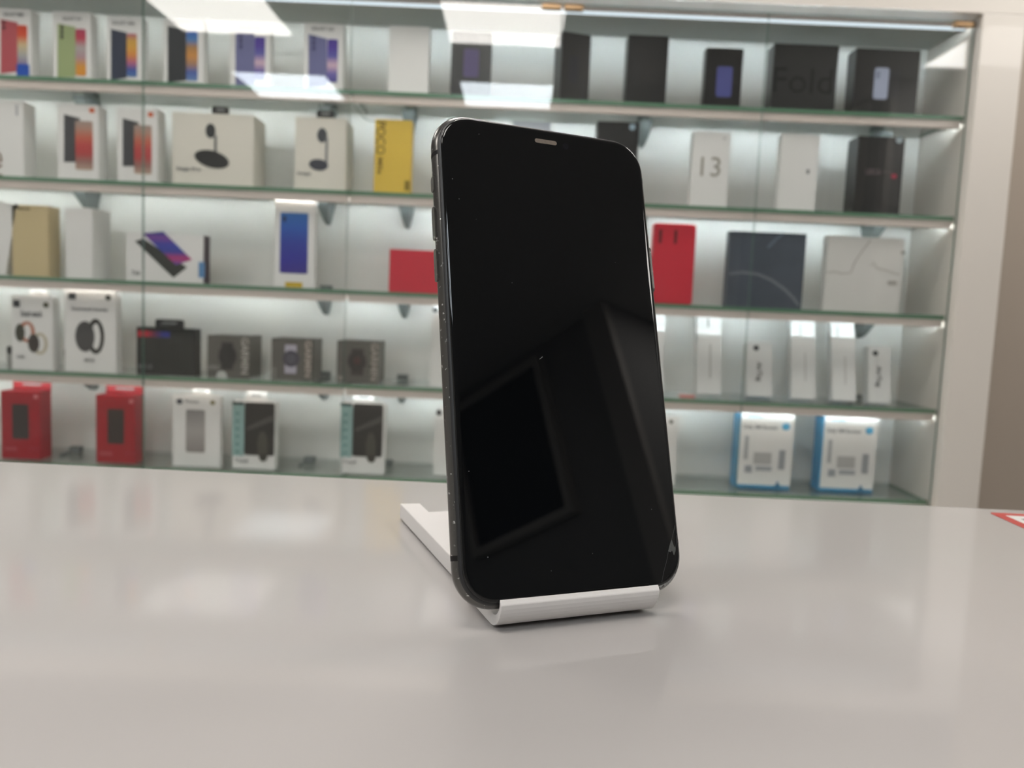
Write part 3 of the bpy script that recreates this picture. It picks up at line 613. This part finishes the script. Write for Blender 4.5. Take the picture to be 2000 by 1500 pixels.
HEX = dict(ink='#3a3c40', inkgrey='#585b60', pink='#b05058', green='#9aa878', navy='#222c44', blackp='#20242a', lilac='#6a6c98', charcoal='#46464a',
           glossblack='#060708', tabdark='#3a3c38', white='#dadcdc', red='#b01828', greyband='#4c4c4a')
def C(c): return ink(HEX.get(c, c))
CARTON = {'white': white_card, 'cream': mat('cream card', (.74, .71, .64), .42), 'dark': mat('black card', (.022, .021, .021), .3),
          'darkfold': mat('charcoal card', (.034, .034, .034), .3), 'yellow': mat('yellow card', (.72, .50, .07), .45),
          'gold': mat('gold card', (.60, .49, .28), .4), 'red': mat('red card', (.60, .02, .045), .42), 'redmatt': mat('matt red card', (.36, .008, .02), .5),
          'slate': mat('slate card', (.075, .09, .115), .4, noise=(14, .25)), 'marble': mat('pale marbled card', (.70, .69, .67), .4, noise=(9, .05)),
          'grey': mat('dark grey card', (.105, .10, .09), .45), 'black': mat('black retail card', (.018, .022, .022), .35), 'blue': mat('blue card', (.04, .27, .50), .35),
          'paleblue': mat('pale blue card', (.55, .60, .68), .4), 'wrapped': mat('shrink-wrapped white card', (.74, .75, .75), .3, coat=1.0, coat_rough=.02)}
G0='phone boxes on the top shelf'; G1='boxes on the second shelf'; G2='boxes on the third shelf'; G3='boxes on the fourth shelf'; G4='boxes on the lowest shelf'
META = [
    ('phone_box', 'white phone box picturing a pink-red phone, leftmost on the top shelf', G0, 'white'),
    ('phone_box', 'white phone box picturing a pale green phone on the top shelf', G0, 'white'),
    ('phone_box', 'white phone box picturing a navy blue phone on the top shelf', G0, 'white'),
    ('phone_box', 'white phone box picturing a black phone on the top shelf', G0, 'white'),
    ('phone_box', 'white phone box picturing a lilac phone, nearer the black phone box', G0, 'white'),
    ('phone_box', 'white phone box picturing a lilac phone, nearer the blank white box', G0, 'white'),
    ('phone_box', 'blank white phone box without any picture on the top shelf', G0, 'white'),
    ('phone_box', 'dark phone box with a dull purple phone, beside the blank white box', G0, 'dark'),
    ('phone_box', 'black phone box turned at an angle, next after the dull purple one', G0, 'dark', {'yaw': 17}),
    ('phone_box', 'plain black tall phone box between the turned one and the violet one', G0, 'dark'),
    ('phone_box', 'small black phone box with a bright violet phone on it', G0, 'dark'),
    ('phone_box', 'wide black box with glossy black Fold lettering', G0, 'darkfold'),
    ('phone_box', 'wide black box with a pale silver phone, rightmost on the top shelf', G0, 'dark'),
    ('phone_box', 'white box with brown sideways letters, cut off at the left edge', G1, 'white'),
    ('phone_box', 'white phone box with red screen picture, left one of the matching two', G1, 'white'),
    ('phone_box', 'white phone box with red screen picture, right one beside the wide charger box', G1, 'white'),
    ('charger_box', 'wide cream box picturing a charging stand with an oval base', G1, 'cream'),
    ('charger_box', 'smaller cream box picturing a charging stand, left of the yellow box', G1, 'cream'),
    ('phone_box', 'yellow phone box with sideways lettering', G1, 'yellow'),
    ('phone_box', 'pale blue box mostly hidden behind the top edge of the phone', G1, 'paleblue'),
    ('phone_box', 'black box with a white dot, half hidden behind the phone\'s top corner', G1, 'dark'),
    ('phone_box', 'white phone box with a pale grey number 13', G1, 'white'),
    ('phone_box', 'nearly blank white box right of the 13 box', G1, 'white'),
    ('phone_box', 'black box with small pale lettering and a red dot', G1, 'dark'),
    ('phone_box', 'white box leaning over against the gold box', G2, 'white'),
    ('phone_box', 'gold cardboard phone box on the third shelf', G2, 'gold'),
    ('phone_box', 'slim deep blank white box right of the gold box', G2, 'white', {'lid': .5}),
    ('tablet_box', 'flat white tablet box picturing a tilted dark tablet', G2, 'white', {'side': '#3c2838'}),
    ('phone_box', 'tall white phone box picturing a blue phone', G2, 'white'),
    ('phone_box', 'red box lying on its side left of the phone', G2, 'red'),
    ('phone_box', 'upright red box with a dark number 11', G2, 'red', {'bev': .003}),
    ('tablet_box', 'square slate blue box with a curved light line', G2, 'slate'),
    ('tablet_box', 'square white box with faint grey scribbled lines', G2, 'marble'),
    ('watch_box', 'white hanging box picturing two small watches', G3, 'white'),
    ('watch_box', 'white hanging box picturing one large black watch', G3, 'white'),
    ('camera_box', 'black retail box with a red and blue strip at its top', G3, 'black'),
    ('watch_box', 'dark grey watch box with a round white sticker, leftmost of the three', G3, 'grey'),
    ('watch_box', 'dark grey watch box picturing a watch with pale lilac strap', G3, 'grey'),
    ('watch_box', 'dark grey watch box picturing a dark reddish watch, rightmost of the three', G3, 'grey'),
    ('accessory_box', 'white hanging box half hidden by the phone\'s left side, fourth shelf', G3, 'white'),
    ('cable_box', 'slim white box showing only its edge right of the phone', G3, 'wrapped', {'lean': 14}),
    ('cable_box', 'tall slim white cable box nearest the phone', G3, 'wrapped', {'lean': 14}),
    ('accessory_box', 'short white box with a dark logo between the tall slim boxes', G3, 'wrapped', {'lean': 14}),
    ('cable_box', 'tall slim white cable box between the short box and another tall one', G3, 'wrapped', {'lean': 14}),
    ('cable_box', 'tall slim white cable box beside the rightmost short box', G3, 'wrapped', {'lean': 14}),
    ('accessory_box', 'short white box with a dark logo, rightmost on the fourth shelf', G3, 'wrapped', {'lean': 10}),
    ('power_bank_box', 'red hanging power bank box, left one at the image edge', G4, 'redmatt'),
    ('power_bank_box', 'red hanging power bank box, right one beside the white power bank box', G4, 'redmatt'),
    ('power_bank_box', 'white hanging box picturing a grey power bank', G4, 'white'),
    ('tool_box', 'black and teal hanging box next to the white power bank box', G4, 'white'),
    ('tool_box', 'black and teal hanging box nearer the phone', G4, 'white'),
    ('accessory_box', 'white hanging box half hidden by the phone\'s left side, lowest shelf', G4, 'white'),
    ('accessory_box', 'white hanging box half hidden by the phone\'s right side, lowest shelf', G4, 'white'),
    ('sim_kit_box', 'blue and white box with a round blue badge, left one of the pair', G4, 'blue'),
    ('sim_kit_box', 'blue and white box with a round blue badge, right one of the pair', G4, 'blue'),
]

def printed(kind, y, p, parent):
    k = p[0]
    bm = bmesh.new()
    def fin(name, pts, m):
        add_prism(bm, pts, 0, y); return link(name, bm, m, parent)
    if k in ('rrect', 'oval', 'ovalt', 'grad', 'gradr', 'gradx', 'tri', 'ring'):
        x, z, w, h = p[1:5]
    if k == 'rrect': return fin(p[6], rrect(x, z, w, h, .08 * min(w, h) if p[6] != 'printed_phone' else .006), C(p[5]))
    if k == 'oval': return fin(p[6] if len(p) > 6 else ('printed_camera' if w < .03 else 'printed_disc'), oval(x, z, w, h), C(p[5]))
    if k == 'ovalt': return fin('printed_base', oval(x, z, w, h, rot=p[6]), C(p[5]))
    if k == 'tri': return fin('printed_triangle', [(x - w / 2, z - h / 2), (x + w / 2, z - h / 2), (x, z + h / 2)], C(p[5]))
    if k == 'grad': return fin('printed_screen', rrect(x, z, w, h, .004), ramp_mat(p[5]))
    if k == 'gradr': return fin('printed_power_bank', rrect(x, z, w, h, .005), ramp_mat(p[5]))
    if k == 'gradx': return fin('printed_strip', rrect(x, z, w, h, .001), ramp_mat(p[5], 'X'))
    if k == 'quad': return fin('printed_phone' if p[2] != 'greyband' else 'printed_stripe', p[1], C(p[2]))
    if k == 'quadg': return fin('printed_screen', p[1], ramp_mat(p[2]))
    if k == 'ring':
        A = oval(x, z, w, h, 32); B = oval(x + w * .02, z, w * .52, h * .74, 32)
        rows = [[bm.verts.new((a, yy, b)) for a, b in R] for R, yy in ((A, 0), (A, y), (B, y), (B, 0))]
        for r0, r1 in zip(rows, rows[1:]):
            for i in range(32): bm.faces.new((r0[i], r0[(i + 1) % 32], r1[(i + 1) % 32], r1[i]))
        return link('printed_strap', bm, C(p[5]), parent)
    if k == 'arc':
        w = p[2] * .00125 / 2; L = []; R = []; P = p[1]
        for i, q in enumerate(P):
            q = Vector(q); d = (Vector(P[min(i + 1, len(P) - 1)]) - Vector(P[max(i - 1, 0)])).normalized(); nrm = Vector((-d.y, d.x)) * w
            L.append(tuple(q + nrm)); R.append(tuple(q - nrm))
        for i in range(len(P) - 1): add_prism(bm, [L[i], L[i + 1], R[i + 1], R[i]], 0, y)
        return link('printed_line', bm, C(p[3]), parent)
    if k == 'dots':
        x, z, w, h = p[1:5]
        for i in range(6): add_prism(bm, oval(x, z + h * (.42 - i * .168), w * .8, w * .8, 12), 0, y)
        return link('printed_icons', bm, C(p[5]), parent)
    bm.free()
    if k == 'text':
        return text_mesh('lettering', p[5], p[1], p[2], p[3], p[4], y, C(p[6]), parent, p[8] if len(p) > 8 else 0, bold=min(p[3], p[4]) < .018)

for spec, meta in zip(ITEMS, META):
    key_, row, sb, dep, X, w, h, tilt, pics = spec
    kname, label, group, carton = meta[:4]
    opt = meta[4] if len(meta) > 4 else {}
    lean = math.radians(opt.get('lean', 0)); yaw = math.radians(opt.get('yaw', 0))
    y0 = FR + sb; z0 = SHZ[row] + .0004
    if tilt: z0 += w / 2 * math.sin(math.radians(tilt))
    t = thing(kname, label, 'box', (X, y0, z0), (-lean, math.radians(tilt), yaw), group)
    cm = CARTON[carton]
    # the carton, standing on its rear bottom edge when it leans back
    off = dep * math.sin(lean) if lean else 0
    t.location.z += off
    bmx = bmesh.new()
    add_box(bmx, -w / 2, w / 2, 0, dep, 0, h)
    bmesh.ops.bevel(bmx, geom=bmx.edges[:], offset=opt.get('bev', .0008), segments=2, affect='EDGES')
    link('carton', bmx, cm, t)
    n = 0
    if carton == 'blue':
        n += 1; boxm('front_label', (-w / 2 + .004, w / 2 - .0005, -.0005, .0005, .0085, h - .0005), white_card, t)
    if opt.get('lid'):
        boxm('lid', (-w / 2 - .0006, w / 2 + .0006, -.0006, dep + .0006, h * opt['lid'], h + .0006), cm, t, .0006)
    if 'side' in opt:
        boxm('printed_side', (w / 2 - .0005, w / 2 + .0004, .001, dep - .001, .001, h - .001), C(opt['side']), t)
    for p in pics:
        if p[0] in ('tab', 'tabback'):
            x, z, tw, th = p[1:5]
            yy = (.004 if row < 2 else dep * .5) if p[0] == 'tab' else dep - .001
            zt = z + th / 2; zb = h - .004
            bm = bmesh.new()
            add_prism(bm, rrect(x, (zt + zb) / 2, tw, zt - zb, min(.006, (zt - zb) * .3)), yy - .0007, yy + .0007)
            tb = link('hang_tab', bm, {'red': CARTON['redmatt'], 'white': white_card}.get(p[5], C(p[5])), t)
            if th > .008:
                bm = bmesh.new(); add_prism(bm, rrect(x, zt - (zt - h) * .45, tw * .5, (zt - h) * .25, .002), yy - .001, yy - .0007)
                link('hang_slot', bm, mat('slot shade', (.3, .31, .32), .6), tb)
            continue
        n += 1
        printed(kname, -.0003 - .00022 * n, p, t)

# small grey capped cylinders by the watch boxes, stand-ins for an unidentified clip
for x, lab in ((-1.092, 'small grey cylinder with black cap between the two white watch boxes'), (-1.232, 'small grey cylinder with black cap at the left edge, beside the watch boxes')):
    t = thing('capped_cylinder', lab, 'cylinder', (x, FR + .05, SHZ[3] + .0004))
    for nm, prof_, m in (('cylinder_body', [(0, 0), (.0062, 0), (.0066, .002), (.0066, .030), (.005, .034), (0, .034)], mat('grey plastic', (.33, .33, .31), .4)),
                         ('cap', [(0, .0342), (.0060, .0342), (.0064, .036), (.0064, .049), (.005, .052), (0, .052)], mat('black plastic', (.02, .02, .02), .4))):
        bm = bmesh.new(); k = 20; rings = []
        for r, z in prof_[1:-1]:
            rings.append([bm.verts.new((r * math.cos(2 * math.pi * i / k), r * math.sin(2 * math.pi * i / k), z)) for i in range(k)])
        for a, b in zip(rings, rings[1:]):
            for i in range(k): bm.faces.new((a[i], a[(i + 1) % k], b[(i + 1) % k], b[i]))
        bm.faces.new(rings[0]); bm.faces.new(rings[-1])
        link(nm, bm, m, t, True)
# small red tag lying on the fourth shelf
tg = thing('price_tag', 'small red tag lying flat on the fourth shelf right of the phone', 'tag', (.43, FR + .05, SHZ[3] + .0004))
boxm('card', (-.018, .018, -.012, .012, 0, .004), mat('salmon card', (.6, .16, .13), .5), tg, .001)
